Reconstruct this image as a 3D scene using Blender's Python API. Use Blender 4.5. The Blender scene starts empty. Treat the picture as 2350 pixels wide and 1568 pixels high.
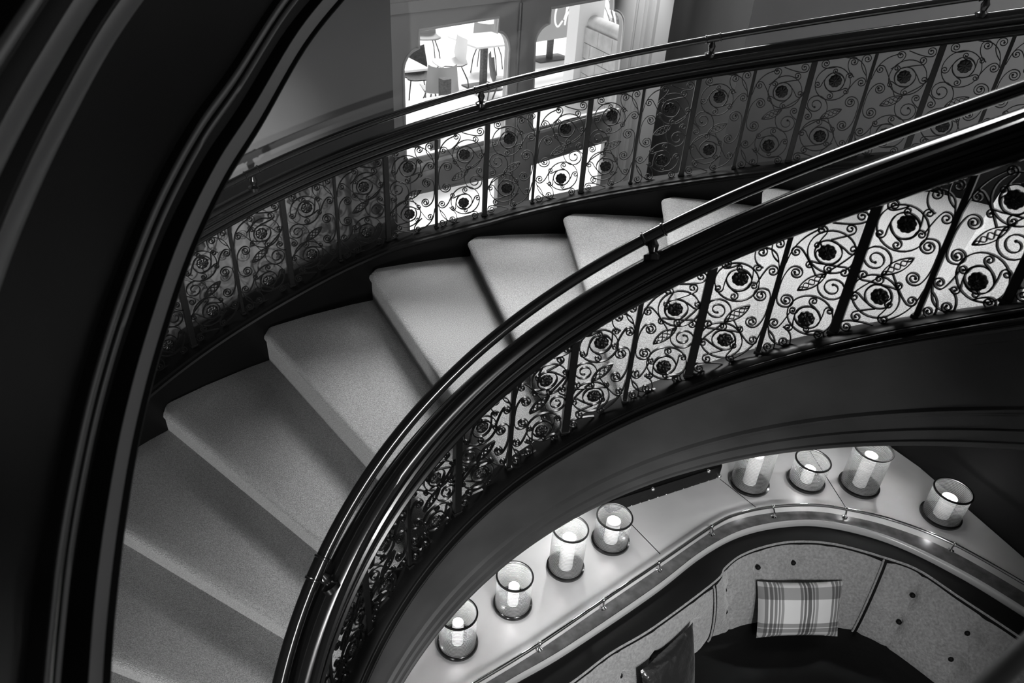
import bpy, bmesh, math, random
import numpy as np
from mathutils import Vector, Matrix

R = math.radians
sc = bpy.context.scene
C = sc.collection
rng = random.Random(7)

# ------------------------------------------------------------------ camera
cam_d = bpy.data.cameras.new('camera'); cam = bpy.data.objects.new('camera', cam_d); C.objects.link(cam)
cam_d.sensor_width = 36.0; cam_d.lens = 1705.0 / 2350.0 * 36.0
cam_d.clip_start = 0.05; cam_d.clip_end = 200
PITCH, ROLL = R(33.7), R(3.75)
F_ = Vector((0, math.cos(PITCH), -math.sin(PITCH)))
R0 = Vector((1, 0, 0)); U0 = R0.cross(F_)
R_ = R0 * math.cos(ROLL) + U0 * math.sin(ROLL); U_ = -R0 * math.sin(ROLL) + U0 * math.cos(ROLL)
M = Matrix((R_, U_, -F_)).transposed().to_4x4(); M.translation = (0, 0, 4.6)
cam.matrix_world = M
cam_d.dof.use_dof = True; cam_d.dof.focus_distance = 4.2; cam_d.dof.aperture_fstop = 4.0
sc.camera = cam

# ------------------------------------------------------------------ view + world + lamps
sc.view_settings.view_transform = 'Standard'; sc.view_settings.look = 'None'
sc.view_settings.exposure = 0.0; sc.view_settings.gamma = 1.0
sc.view_settings.use_curve_mapping = False
w = bpy.data.worlds.new('world'); sc.world = w; w.use_nodes = True
w.node_tree.nodes['Background'].inputs[0].default_value = (1, 1, 1, 1)
w.node_tree.nodes['Background'].inputs[1].default_value = 0.72

def area(name, loc, target, size, power, sy=None, spread=180):
    d = bpy.data.lights.new(name, 'AREA'); o = bpy.data.objects.new(name, d); C.objects.link(o)
    d.energy = power; d.size = size; d.spread = R(spread)
    if sy: d.shape = 'RECTANGLE'; d.size_y = sy
    o.location = loc
    o.rotation_euler = (Vector(target) - Vector(loc)).to_track_quat('-Z', 'Y').to_euler()
    return o
def spot(name, loc, target, power, ang, blend=0.5, rad=0.1):
    d = bpy.data.lights.new(name, 'SPOT'); o = bpy.data.objects.new(name, d); C.objects.link(o)
    d.energy = power; d.spot_size = R(ang); d.spot_blend = blend; d.shadow_soft_size = rad
    o.location = loc
    o.rotation_euler = (Vector(target) - Vector(loc)).to_track_quat('-Z', 'Y').to_euler()
    return o

sun_d = bpy.data.lights.new('sun', 'SUN'); sun = bpy.data.objects.new('sun', sun_d); C.objects.link(sun)
sun_d.energy = 5.6; sun_d.angle = R(26)
sun.location = (2, 14, 16); sun.rotation_euler = Vector((-.2, -.98, -1.45)).to_track_quat('-Z', 'Y').to_euler()
area('door_side_fill', (-.42, 5.93, 5.5), (-.42 + .73, 5.93 - .68, 5.5 - .86), 1.5, 112, 2.0, spread=100)  # added area light standing in for daylight from the door side
area('well_top_fill', (1.5, 0.9, 8.6), (1.2, 2.0, 0.0), 1.6, 12)  # added soft fill from above the well, the ceiling is closed there
spot('left_wall_fill', (0.30, -0.7, 2.95), (-2.05, 4.3, 2.84), 950, 21, 1.0, 0.08)  # unseen spot added to light the left wall past the rail
spot('step_nose_fill', (-1.3, -1.7, 1.66), (-1.1, 2.8, 1.55), 430, 44, 0.8, 0.12)  # added low spot, out of view, to catch the step noses
spot('banquette_fill', (1.3, 0.2, 3.2), (1.35, 3.0, 0.75), 260, 58, 0.7, 0.08)  # unseen fill spot added to brighten the banquette
spot('ledge_fill', (0.45, 3.85, 1.86), (0.15, 2.5, 1.0), 26, 95, 0.8, 0.03)  # added spot under the stair, throws lantern shadows forward on the ledge
spot('ledge_fill', (2.75, 4.15, 1.9), (2.1, 3.5, 1.0), 20, 95, 0.8, 0.03)  # same added fill for the far end of the ledge
spot('stringer_fill', (1.9, -1.3, 4.0), (0.5, 2.5, 1.7), 470, 50, 1.0, 0.30)  # added fill from beside the camera to lift the inner stringer
spot('reveal_fill', tuple(Vector((-.145, 6.149, 4.9)) + Vector((.682, .731, 0)) * 1.35 + Vector((.731, -.682, 0)) * .45), tuple(Vector((-.145, 6.149, 2.6)) + Vector((.682, .731, 0)) * 2.0), 330, 40, 0.9, 0.05)  # unseen spot added to brighten the pale strip beside the door

# ------------------------------------------------------------------ materials (the place is seen in greys)
MATS = {}
def mat(name, base, rough=0.5, metal=0.0, coat=0.0, noise=None, bump=None, emis=None, spec=0.5, sheen=0):
    m = bpy.data.materials.new(name); m.use_nodes = True
    nt = m.node_tree; b = nt.nodes['Principled BSDF']
    b.inputs['Base Color'].default_value = (base, base, base, 1)
    b.inputs['Roughness'].default_value = rough; b.inputs['Metallic'].default_value = metal
    b.inputs['Coat Weight'].default_value = coat; b.inputs['Specular IOR Level'].default_value = spec
    if sheen: b.inputs['Sheen Weight'].default_value = sheen
    tc = nt.nodes.new('ShaderNodeTexCoord')
    if noise:                                   # (scale, amount)
        n = nt.nodes.new('ShaderNodeTexNoise'); n.inputs['Scale'].default_value = noise[0]; n.inputs['Detail'].default_value = 6
        nt.links.new(tc.outputs['Object'], n.inputs['Vector'])
        mr = nt.nodes.new('ShaderNodeMapRange'); mr.inputs[1].default_value = 0.3; mr.inputs[2].default_value = 0.7
        mr.inputs[3].default_value = base * (1 - noise[1]); mr.inputs[4].default_value = base * (1 + noise[1])
        nt.links.new(n.outputs['Fac'], mr.inputs[0]); nt.links.new(mr.outputs[0], b.inputs['Base Color'])
    if bump:                                    # (scale, strength, distance)
        n = nt.nodes.new('ShaderNodeTexNoise'); n.inputs['Scale'].default_value = bump[0]; n.inputs['Detail'].default_value = 4
        nt.links.new(tc.outputs['Object'], n.inputs['Vector'])
        bp = nt.nodes.new('ShaderNodeBump'); bp.inputs['Strength'].default_value = bump[1]; bp.inputs['Distance'].default_value = bump[2]
        nt.links.new(n.outputs['Fac'], bp.inputs['Height']); nt.links.new(bp.outputs[0], b.inputs['Normal'])
    if emis:
        b.inputs['Emission Color'].default_value = (1, 1, 1, 1); b.inputs['Emission Strength'].default_value = emis
    MATS[name] = m
    return m
black = mat('black_gloss_paint', 0.008, 0.22, spec=0.5, coat=0.2)
black_flat = mat('black_satin_stringer', 0.006, 0.35, spec=0.2)
iron = mat('black_wrought_iron', 0.006, 0.36, spec=0.42)
tube_m = mat('black_polished_tube', 0.010, 0.16, spec=0.7)
apron_m = mat('dark_painted_stringer', 0.055, 0.34, noise=(3, 0.25))
near_m = mat('black_satin_paint', 0.003, 0.45, spec=0.08)
near_strip = mat('grey_soffit_band', 0.13, 0.6)
near_highlight = mat('highlight_grey', 0.06, 0.35)  # paler grey paints in the highlights on the black flight's mouldings
carpet = mat('grey_wool_carpet', 0.48, 0.95, noise=(190, 0.45), bump=(200, 1.0, 0.012), sheen=0.2)
plaster = mat('grey_plaster', 0.36, 0.8, noise=(1.2, 0.08))
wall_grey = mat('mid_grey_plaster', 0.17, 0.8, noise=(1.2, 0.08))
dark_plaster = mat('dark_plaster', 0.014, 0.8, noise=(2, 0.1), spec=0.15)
doorp = mat('door_paint', 0.50, 0.45)
lightp = mat('pale_paint', 0.72, 0.6)
ledge_m = mat('pale_ledge_board', 0.50, 0.32, noise=(2.5, 0.1))
marble = mat('dark_stone_strip', 0.10, 0.2, noise=(14, 0.35))
trim_m = mat('pale_edge_moulding', 0.42, 0.25)
chrome = mat('polished_rail_metal', 0.75, 0.12, metal=1.0)
bl_leather = mat('black_leather', 0.004, 0.36, spec=0.25, bump=(6, 0.3, 0.02))
velvet = mat('grey_velvet', 0.26, 0.8, noise=(60, 0.25), bump=(75, 0.9, 0.01), sheen=0.4)
wax = mat('candle_wax', 0.85, 0.5, emis=0.12)
flame = mat('candle_flame', 0.9, 0.5, emis=12)
studm = mat('silver_stud', 0.8, 0.25, metal=1.0)
paving = mat('pale_terrace_paving', 0.85, 0.8, noise=(3, 0.05))
brick_m = mat('pale_block_wall', 0.5, 0.8, noise=(6, 0.15))
white_m = mat('white_table_top', 0.85, 0.5)
dkfurn = mat('dark_outdoor_furniture', 0.06, 0.5, noise=(40, 0.5))
grfurn = mat('grey_shell_seat', 0.35, 0.5)
leafm = mat('plant_leaf', 0.25, 0.6, noise=(20, 0.5))
neon = mat('white_script_sign', 0.95, 0.4, emis=0.6)
sofa_dark = mat('black_velvet_top', 0.005, 0.6, spec=0.15)

def glass_mat(name, tint=0.95, rough=0.03, ribs=None, refl=0.12, dens=0.0):
    m = bpy.data.materials.new(name); m.use_nodes = True; nt = m.node_tree; nt.nodes.clear()
    out = nt.nodes.new('ShaderNodeOutputMaterial'); mix = nt.nodes.new('ShaderNodeMixShader')
    tr = nt.nodes.new('ShaderNodeBsdfTransparent'); tr.inputs[0].default_value = (tint, tint, tint, 1)
    gl = nt.nodes.new('ShaderNodeBsdfGlossy'); gl.inputs['Roughness'].default_value = rough
    fr = nt.nodes.new('ShaderNodeLayerWeight'); fr.inputs[0].default_value = 0.15
    nt.links.new(tr.outputs[0], mix.inputs[1]); nt.links.new(gl.outputs[0], mix.inputs[2])
    if ribs:
        tc = nt.nodes.new('ShaderNodeTexCoord'); wv = nt.nodes.new('ShaderNodeTexWave'); wv.bands_direction = 'Z'
        wv.inputs['Scale'].default_value = ribs; wv.inputs['Distortion'].default_value = 0.0
        nt.links.new(tc.outputs['Object'], wv.inputs['Vector'])
        df = nt.nodes.new('ShaderNodeBsdfTranslucent'); df.inputs[0].default_value = (.5, .5, .5, 1)
        df2 = nt.nodes.new('ShaderNodeBsdfDiffuse'); df2.inputs[0].default_value = (.42, .42, .42, 1)
        m1 = nt.nodes.new('ShaderNodeMixShader'); m1.inputs[0].default_value = 0.5
        nt.links.new(df.outputs[0], m1.inputs[1]); nt.links.new(df2.outputs[0], m1.inputs[2])
        m2 = nt.nodes.new('ShaderNodeMixShader'); mr = nt.nodes.new('ShaderNodeMapRange')
        mr.inputs[3].default_value = 0.10; mr.inputs[4].default_value = 0.52
        nt.links.new(wv.outputs['Fac'], mr.inputs[0]); nt.links.new(mr.outputs[0], m2.inputs[0])
        nt.links.new(tr.outputs[0], m2.inputs[1]); nt.links.new(m1.outputs[0], m2.inputs[2])
        nt.links.new(m2.outputs[0], mix.inputs[1])
    mr2 = nt.nodes.new('ShaderNodeMath'); mr2.operation = 'MULTIPLY'; mr2.inputs[1].default_value = refl * 4
    nt.links.new(fr.outputs['Facing'], mr2.inputs[0]); nt.links.new(mr2.outputs[0], mix.inputs[0])
    nt.links.new(mix.outputs[0], out.inputs[0])
    return m
pane_m = glass_mat('window_glass', 0.97, 0.02, refl=0.1)
ribbed = glass_mat('ribbed_lantern_glass', 0.96, 0.12, ribs=26, refl=0.15)

# ------------------------------------------------------------------ object helpers
def empty(name, loc=(0, 0, 0), label=None, cat=None, group=None):
    o = bpy.data.objects.new(name, None); C.objects.link(o); o.location = loc
    return tag(o, label, cat, group)
def tag(o, label=None, cat=None, group=None, kind=None):
    if label: o['label'] = label
    if cat: o['category'] = cat
    if group: o['group'] = group
    if kind: o['kind'] = kind
    return o
def obj(name, bm, m, parent=None, sharp=35, smooth=True, world=True):
    """link a bmesh as one object; coordinates are world, made local to the parent"""
    bmesh.ops.recalc_face_normals(bm, faces=bm.faces)
    if smooth:
        for f in bm.faces: f.smooth = True
        for e in bm.edges:
            if len(e.link_faces) == 2:
                e.smooth = e.calc_face_angle(0) < R(sharp)
    me = bpy.data.meshes.new(name)
    if parent is not None and world:
        off = Vector(parent.location)
        pp = parent.parent
        while pp is not None: off += Vector(pp.location); pp = pp.parent
        bmesh.ops.translate(bm, vec=-off, verts=bm.verts)
    bm.to_mesh(me); bm.free()
    me.materials.append(m)
    o = bpy.data.objects.new(name, me); C.objects.link(o)
    if parent is not None: o.parent = parent
    return o
def struct(name, bm, m, **k):
    o = obj(name, bm, m, **k); o['kind'] = 'structure'; return o
def box(bm, c, s, rot=None):
    g = bmesh.ops.create_cube(bm, size=1)
    mt = Matrix.Translation(c) @ (rot.to_4x4() if rot else Matrix()) @ Matrix.Diagonal((s[0], s[1], s[2], 1))
    bmesh.ops.transform(bm, matrix=mt, verts=g['verts'])
def loft(bm, rings, closed=True, caps=True):
    """rings: list of lists of points, equal counts"""
    vs = [[bm.verts.new(p) for p in r] for r in rings]
    n = len(vs[0])
    for a, b in zip(vs, vs[1:]):
        for i in range(n if closed else n - 1):
            j = (i + 1) % n
            try: bm.faces.new((a[i], a[j], b[j], b[i]))
            except ValueError: pass
    if caps and closed:
        for r in (vs[0], vs[-1]):
            try: bm.faces.new(r)
            except ValueError: pass
    return vs
def tube(bm, pts, rad, n=12, caps=True):
    pts = [Vector(p) for p in pts]; rings = []
    up = None
    for i, p in enumerate(pts):
        t = (pts[min(i + 1, len(pts) - 1)] - pts[max(i - 1, 0)]).normalized()
        if up is None: up = Vector((0, 0, 1)) if abs(t.z) < 0.9 else Vector((1, 0, 0))
        a = t.cross(up).normalized(); b = a.cross(t).normalized(); up = b
        r = rad(i / (len(pts) - 1)) if callable(rad) else rad
        rings.append([p + a * r * math.cos(2 * math.pi * k / n) + b * r * math.sin(2 * math.pi * k / n) for k in range(n)])
    loft(bm, rings, True, caps)
def lathe(bm, prof, c=(0, 0, 0), n=32, axis=None, caps=True):
    """prof: (r,z) pairs"""
    q = Vector((0, 0, 1)).rotation_difference(Vector(axis)).to_matrix() if axis else Matrix.Identity(3)
    c = Vector(c)
    rings = [[c + q @ Vector((max(r, 1e-4) * math.cos(2 * math.pi * k / n), max(r, 1e-4) * math.sin(2 * math.pi * k / n), z)) for k in range(n)] for r, z in prof]
    loft(bm, rings, True, caps)
def ball(bm, c, r, u=10, v=8):
    g = bmesh.ops.create_uvsphere(bm, u_segments=u, v_segments=v, radius=r)
    bmesh.ops.translate(bm, vec=c, verts=g['verts'])
def spline(pts, n=8):
    P = [Vector(p) for p in pts]; P = [P[0] * 2 - P[1]] + P + [P[-1] * 2 - P[-2]]; out = []
    for i in range(1, len(P) - 2):
        a, b, c, d = P[i - 1:i + 3]
        for k in range(n):
            t = k / n
            out.append(0.5 * ((2 * b) + (c - a) * t + (2 * a - 5 * b + 4 * c - d) * t * t + (3 * b - a - 3 * c + d) * t ** 3))
    out.append(P[-2]); return out

# ------------------------------------------------------------------ stair geometry
CX, CY = 0.71, 1.30
QO = dict(R=[3.61999578, -0.01352555, 0.00531654, 0.00370564, -0.00576785], T=[1.65370231, -0.64847540, 0.00466129, 0.00295794, 0.00268220],
          Z=[-1.97608896 + 4.6, 0.59721761, 0.01179770, 0.03055710, -0.01008609], H=0.637, lo=-8.0, hi=15.0, db=[(-8, .015), (-3, .015), (-2, .02), (-1, .032), (0, .036), (1, .004), (2, -.013), (6, -.015), (8, -.005), (15, 0)])
QI = dict(R=[1.33774231, -0.17759575, -0.06522783, -0.00958943, -0.04157842], T=[1.91308091, -1.31843183, -0.03342451, -0.01096395, -0.02645805],
          Z=[-2.17139225 + 4.6, 1.24352999, -0.02072791, 0.07218053, -0.03870812], H=0.512, lo=-4.0, hi=12.4, db=[(-4, .04), (0, .04), (1, .034), (2, .022), (3, .008), (4, -.012), (6, -.024), (8, -.016), (10, -.010), (13, -.008)])
def base(q, k, off=0.0, dz=0.0):
    """point on a rail's base line at post number k, moved towards the centre by off and up by dz"""
    def P(kk):
        u = (kk - 4) / 7.0; pw = [1, u, u * u, u ** 3, u ** 4]
        r = sum(a * b for a, b in zip(q['R'], pw)); t = sum(a * b for a, b in zip(q['T'], pw)); z = sum(a * b for a, b in zip(q['Z'], pw))
        return Vector((CX + r * math.cos(t), CY + r * math.sin(t), z))
    p = P(k); t = P(k + 0.01) - P(k - 0.01); t.z = 0; t.normalize()
    n = Vector((t.y, -t.x, 0))
    return p + n * off + Vector((0, 0, dz))
def db(q, k): return float(np.interp(k, [a for a, b in q['db']], [b for a, b in q['db']]))
def frame(q, k):
    a = base(q, k - 0.01); b = base(q, k + 0.01); t = (b - a); t.z = 0; t.normalize()
    return t, Vector((t.y, -t.x, 0))
def sweep(q, prof, k0, k1, step=0.25, closed=True, dz=0.0, curb=False):
    bm = bmesh.new(); n = int(round((k1 - k0) / step)); rings = []
    for i in range(n + 1):
        k = k0 + (k1 - k0) * i / n
        rings.append([base(q, k, o, z + dz + (db(q, k) * min(1, max(0, (z + .2) / .06)) if curb else 0)) for o, z in prof])
    loft(bm, rings, closed, closed); return bm

# ------------------------------------------------------------------ scroll panel pattern (traced in panel metres)
def circ(c, r, n=28, a0=0, a1=2 * math.pi):
    return [(c[0] + r * math.cos(a0 + (a1 - a0) * i / n), c[1] + r * math.sin(a0 + (a1 - a0) * i / n)) for i in range(n + 1)]
def scroll(c, r, Q, T, d, turns=1.55, inner=0.2):
    """from T along a bend at Q onto a spiral of radius r round c, turning d"""
    vx, vy = c[0] - Q[0], c[1] - Q[1]; L = math.hypot(vx, vy); rr = min(r, L * 0.98)
    phi = math.atan2(-vy, -vx); al = math.acos(rr / L)
    best = None
    for s in (1, -1):
        a = phi + s * al; E = (c[0] + rr * math.cos(a), c[1] + rr * math.sin(a))
        tx, ty = -math.sin(a) * d, math.cos(a) * d
        dot = (E[0] - Q[0]) * tx + (E[1] - Q[1]) * ty
        if best is None or dot > best[0]: best = (dot, a, E)
    a0, E = best[1], best[2]
    pts = []
    for i in range(8):
        t = i / 8
        pts.append(((1 - t) ** 2 * T[0] + 2 * t * (1 - t) * Q[0] + t * t * E[0], (1 - t) ** 2 * T[1] + 2 * t * (1 - t) * Q[1] + t * t * E[1]))
    n = int(16 * turns)
    for i in range(n + 1):
        t = i / n; a = a0 + d * 2 * math.pi * turns * t; q = rr * (1 - (1 - inner) * t ** 0.9)
        pts.append((c[0] + q * math.cos(a), c[1] + q * math.sin(a)))
    return pts, pts[-1]
SCR = [  # cX cV r(H)  QX QV  TX TV  dir  turns
 (.203,.962,.040, .20,.905, .40,.918,-1,1.5), (.66,.945,.045, .56,.88, .735,.80,-1,1.6), (.87,.955,.042, .76,.90, .93,.80,-1,1.5),
 (.882,.74,.043, .78,.80, .70,.68,-1,1.5), (.804,.56,.054, .975,.59, .955,.45,1,1.9), (.78,.34,.052, .965,.31, .955,.45,-1,1.9),
 (.215,.575,.094, .50,.52, .40,.43,1,1.6), (.132,.468,.038, .13,.525, .05,.56,-1,1.4), (.865,.158,.040, .72,.20, .50,.42,1,1.5),
 (.154,.774,.034, .26,.745, .31,.86,-1,1.3), (.412,.645,.034, .50,.69, .36,.70,-1,1.3), (.665,.67,.032, .73,.72, .55,.695,-1,1.3),
 (.662,.816,.032, .60,.86, .60,.76,-1,1.3), (.403,.880,.028, .36,.845, .55,.85,-1,1.2),
 (.356,.400,.034, .45,.36, .30,.33,1,1.3), (.626,.310,.030, .61,.26, .55,.30,1,1.3), (.115,.300,.038, .22,.35, .22,.20,1,1.3),
 (.604,.166,.030, .53,.14, .56,.22,1,1.3), (.238,.122,.038, .20,.175, .45,.155,1,1.3), (.606,.050,.038, .51,.10, .70,.165,1,1.4),
 (.146,.052,.043, .16,.115, .50,.018,1,1.5)]
ARCS = [[(.50, .995), (.72, .96), (.88, .87), (.965, .74)], [(.40, .43), (.22, .385), (.10, .34), (.035, .27)], [(.60, .03), (.80, .06), (.92, .13), (.968, .24)],
        ]
def panel_curves(W, H, slope, flip):
    def tr(X, V):
        if flip: X, V = 1 - X, 1 - V
        return (X * W, V * H + slope * X)
    out, ends = [], []
    for c, r in (((.406, .763), .155), ((.387, .262), .155), ((.43, .775), .088), ((.43, .255), .088)):
        out.append(circ(tr(*c), r * H))
    for cX, cV, r, QX, QV, TX, TV, d, tn in SCR:
        Qm, Tm, sc_, ri = tr(QX, QV), tr(TX, TV), tr(cX, cV), .088 * H
        for rc in ((.43, .775), (.43, .255)):               # small scrolls inside a ring spring from the ring round the rosette
            rm = tr(*rc)
            if r < .0395 and math.hypot(sc_[0] - rm[0], sc_[1] - rm[1]) < .19 * H:
                ph = math.atan2(sc_[1] - rm[1], sc_[0] - rm[0])
                Tm = (rm[0] + ri * math.cos(ph + d * R(75)), rm[1] + ri * math.sin(ph + d * R(75)))
                Qm = (rm[0] + ri * 1.12 * math.cos(ph + d * R(34)), rm[1] + ri * 1.12 * math.sin(ph + d * R(34)))
        p, e = scroll(sc_, r * H, Qm, Tm, d, tn, 0.26 if r > .07 else 0.22)
        out.append(p); ends.append((e, min(r, .05) * H))
    for a in ARCS:
        out.append([tuple(v)[:2] for v in spline([(*tr(*p), 0) for p in a], 6)])
    fl = [tr(.44, .785), tr(.445, .252)]
    lf = [tr(.36, .435), tr(.69, .50)] if not flip else [tr(.36, .435), tr(.69, .50)]
    return out, ends, fl, lf
def ribbon(bm, pts, th, depth, to3):
    """flat bar bent along 2-D pts, to3 maps (s,z,depth) to the room"""
    rings = []
    n = len(pts)
    for i in range(n):
        a = pts[max(i - 1, 0)]; b = pts[min(i + 1, n - 1)]; tx, ty = b[0] - a[0], b[1] - a[1]; L = math.hypot(tx, ty) or 1
        nx, ny = -ty / L * th / 2, tx / L * th / 2
        p = pts[i]
        rings.append([to3(p[0] + nx, p[1] + ny, depth / 2), to3(p[0] - nx, p[1] - ny, depth / 2), to3(p[0] - nx, p[1] - ny, -depth / 2), to3(p[0] + nx, p[1] + ny, -depth / 2)])
    loft(bm, rings, True, True)
def make_panel(q, k, flip, parent, depth=0.011, th=0.0045, up=False):
    A = base(q, k, 0, db(q, k)); B = base(q, k + 1, 0, db(q, k + 1)); ch = B - A; W = math.hypot(ch.x, ch.y); sl = ch.z; H = q['H'] - (db(q, k) + db(q, k + 1)) / 2
    x = Vector((ch.x, ch.y, 0)) / W; n = Vector((x.y, -x.x, 0))
    m0, m1 = 0.012, 0.012
    def to3(s, z, d): return A + x * s + n * d + Vector((0, 0, z))
    cur, ends, fl, lf = panel_curves(W, H, sl, flip)
    bm = bmesh.new()
    for c in cur: ribbon(bm, c, th, depth, to3)
    for e, r in ends:
        ball(bm, to3(e[0], e[1], 0), max(r * 0.22, 0.004), 6, 5)
    pan = obj('scroll_panel', bm, iron, parent, sharp=50)
    for c in fl:                                            # ruffled iron rosette
        bm = bmesh.new(); NP = 9; NA = 54; rr = 0.057 * H; rings = []
        for side in (1, -1):
            prof = [(0.06, .012), (0.2, .015), (0.38, .007), (0.62, .011), (0.85, .008), (1.0, .001)]
            for j, (f, h) in enumerate(prof if side == 1 else prof[::-1]):
                ring = []
                for i in range(NA):
                    a = 2 * math.pi * i / NA
                    rad = rr * f * (1 + (0.10 * abs(math.sin(a * NP / 2)) - 0.05) * (f > .5))
                    hh = h * .7 * (1 + 0.35 * math.cos(a * NP) * (f > .3))
                    ring.append(to3(c[0] + rad * math.cos(a), c[1] + rad * math.sin(a), side * (hh + depth * .2)))
                rings.append(ring)
        loft(bm, rings, True, True)
        obj('rosette', bm, iron, pan, sharp=60)
    bm = bmesh.new()                                        # pointed leaf with a braid of beads inside
    a, b = Vector(lf[0]), Vector(lf[1]); d = b - a; L = d.length; d /= L; e = Vector((-d.y, d.x)); hw = 0.036 * H
    for s in (1, -1):
        ribbon(bm, [tuple(a + d * L * t + e * s * hw * math.sin(math.pi * t) ** 0.8) for t in [i / 12 for i in range(13)]], th * .9, depth, to3)
    for s in (1, -1):
        ribbon(bm, [tuple(a + d * L * t + e * s * hw * .62 * math.sin(math.pi * t) * math.sin(t * math.pi * 5)) for t in [i / 30 for i in range(31)]], th * .7, depth * .7, to3)
    obj('leaf', bm, iron, pan, sharp=60)
    return pan

BEAM = [(-.03, 0), (.03, 0), (.041, .006), (.047, .015), (.047, .022), (.04, .03), (.029, .033), (.026, .04), (.026, .05), (.033, .054), (.035, .059), (.033, .064), (.026, .068), (.026, .08), (.036, .084), (.048, .088), (.053, .095), (.053, .104), (.047, .111), (.036, .113), (.033, .119), (.03, .128), (.021, .137), (.01, .142), (-.01, .142), (-.021, .137), (-.03, .128), (-.033, .119), (-.036, .113), (-.047, .111), (-.053, .104), (-.053, .095), (-.048, .088), (-.036, .084), (-.026, .08), (-.026, .068), (-.033, .064), (-.035, .059), (-.033, .054), (-.026, .05), (-.026, .04), (-.029, .033), (-.04, .03), (-.047, .022), (-.047, .015), (-.041, .006)]
def railing(q, k0, k1, label, brk, tube_off, tube_v, rad, name='stair_railing', mats=None, wmul=1.0, zmul=1.03):
    root = empty(name, base(q, (k0 + k1) / 2), label, 'railing')
    H = q['H']
    obj('handrail', sweep(q, [(o * wmul, z * zmul) for o, z in BEAM], k0 - .2, k1 + .2, 0.2, dz=H), black, root, sharp=28)
    bm = bmesh.new(); N = int((k1 - k0) * 6)
    tube(bm, [base(q, k0 - .2 + (k1 - k0 + .4) * i / N, tube_off, tube_v) for i in range(N + 1)], rad, 20)
    obj('top_tube', bm, tube_m, root, sharp=60)
    for k in brk:                                           # little turned brackets that carry the tube
        bm = bmesh.new(); p0 = base(q, k, 0.0, H + .138 * zmul); p1 = base(q, k, tube_off, tube_v)
        ax = (p1 - p0); L = ax.length
        lathe(bm, [(.036, -.016), (.036, .004), (.026, .008), (.016, .016), (.020, L * .35), (.024, L * .5), (.014, L * .72), (.020, L * .92), (.012, L)], p0, 16, ax.normalized())
        br = obj('bracket', bm, black, root, sharp=50)
        t = (base(q, k + .1, tube_off, tube_v) - base(q, k - .1, tube_off, tube_v)).normalized()
        rr = rad((k - k0) / (k1 - k0)) if callable(rad) else rad
        bm = bmesh.new(); hl = .045
        lathe(bm, [(rr + .001, -hl - .003), (rr + .006, -hl), (rr + .006, -hl + .006), (rr + .0025, -hl + .009), (rr + .0025, hl - .009), (rr + .006, hl - .006), (rr + .006, hl), (rr + .001, hl + .003)], p1, 24, t)
        obj('collar', bm, tube_m, br, sharp=40)
    for k in range(int(math.ceil(k0)), int(math.floor(k1)) + 1):
        thick = k % 2 == 0
        t, n = frame(q, k); rot = Matrix((t, n, Vector((0, 0, 1)))).transposed()
        wd = .034 if thick else .019
        bm = bmesh.new(); p = base(q, k, 0, db(q, k)); hp = H - db(q, k)
        box(bm, p + Vector((0, 0, hp / 2)), (wd, .030 if thick else .019, hp + .02), rot)
        box(bm, p + Vector((0, 0, .012)), (wd + .010, .040, .014), rot)
        bmesh.ops.bevel(bm, geom=bm.edges[:], offset=.002, segments=1, affect='EDGES')
        obj('post', bm, iron, root, sharp=30)
    for k in range(int(math.ceil(k0)), int(math.floor(k1))):
        make_panel(q, k, k % 2 != 0, root)
    return root

# ------------------------------------------------------------------ staircase
NA_ = {-5: (195.5, .69), -4: (184.8, .88), -3: (174.2, 1.08), -2: (163.6, 1.27), -1: (153.4, 1.47), 0: (142.9, 1.67), 1: (131.2, 1.928), 2: (119.0, 2.179), 3: (107.6, 2.338), 4: (96.7, 2.503), 5: (85.9, 2.676),
       6: (75.4, 2.832), 7: (64.7, 3.00), 8: (54.0, 3.17), 9: (43.3, 3.34), 10: (32.6, 3.51), 11: (21.9, 3.68)}
def tab(q, off):
    ks = np.linspace(q['lo'], q['hi'], 400); P = [base(q, k, off) for k in ks]
    th = np.array([math.atan2(p.y - CY, p.x - CX) for p in P]); th = np.unwrap(th)
    if th.mean() < 0: th = th + 2 * math.pi
    rr = np.array([math.hypot(p.x - CX, p.y - CY) for p in P]); o = np.argsort(th)
    return th[o], rr[o], ks[o]
TO = tab(QO, .085); TI = tab(QI, -.055)
def rad_at(t, th): return float(np.interp(th, t[0], t[1]))
stairs = empty('staircase', (CX, CY + 2.4, 1.8), 'curved carpeted staircase sweeping up between the two scrollwork railings', 'staircase')
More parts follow.
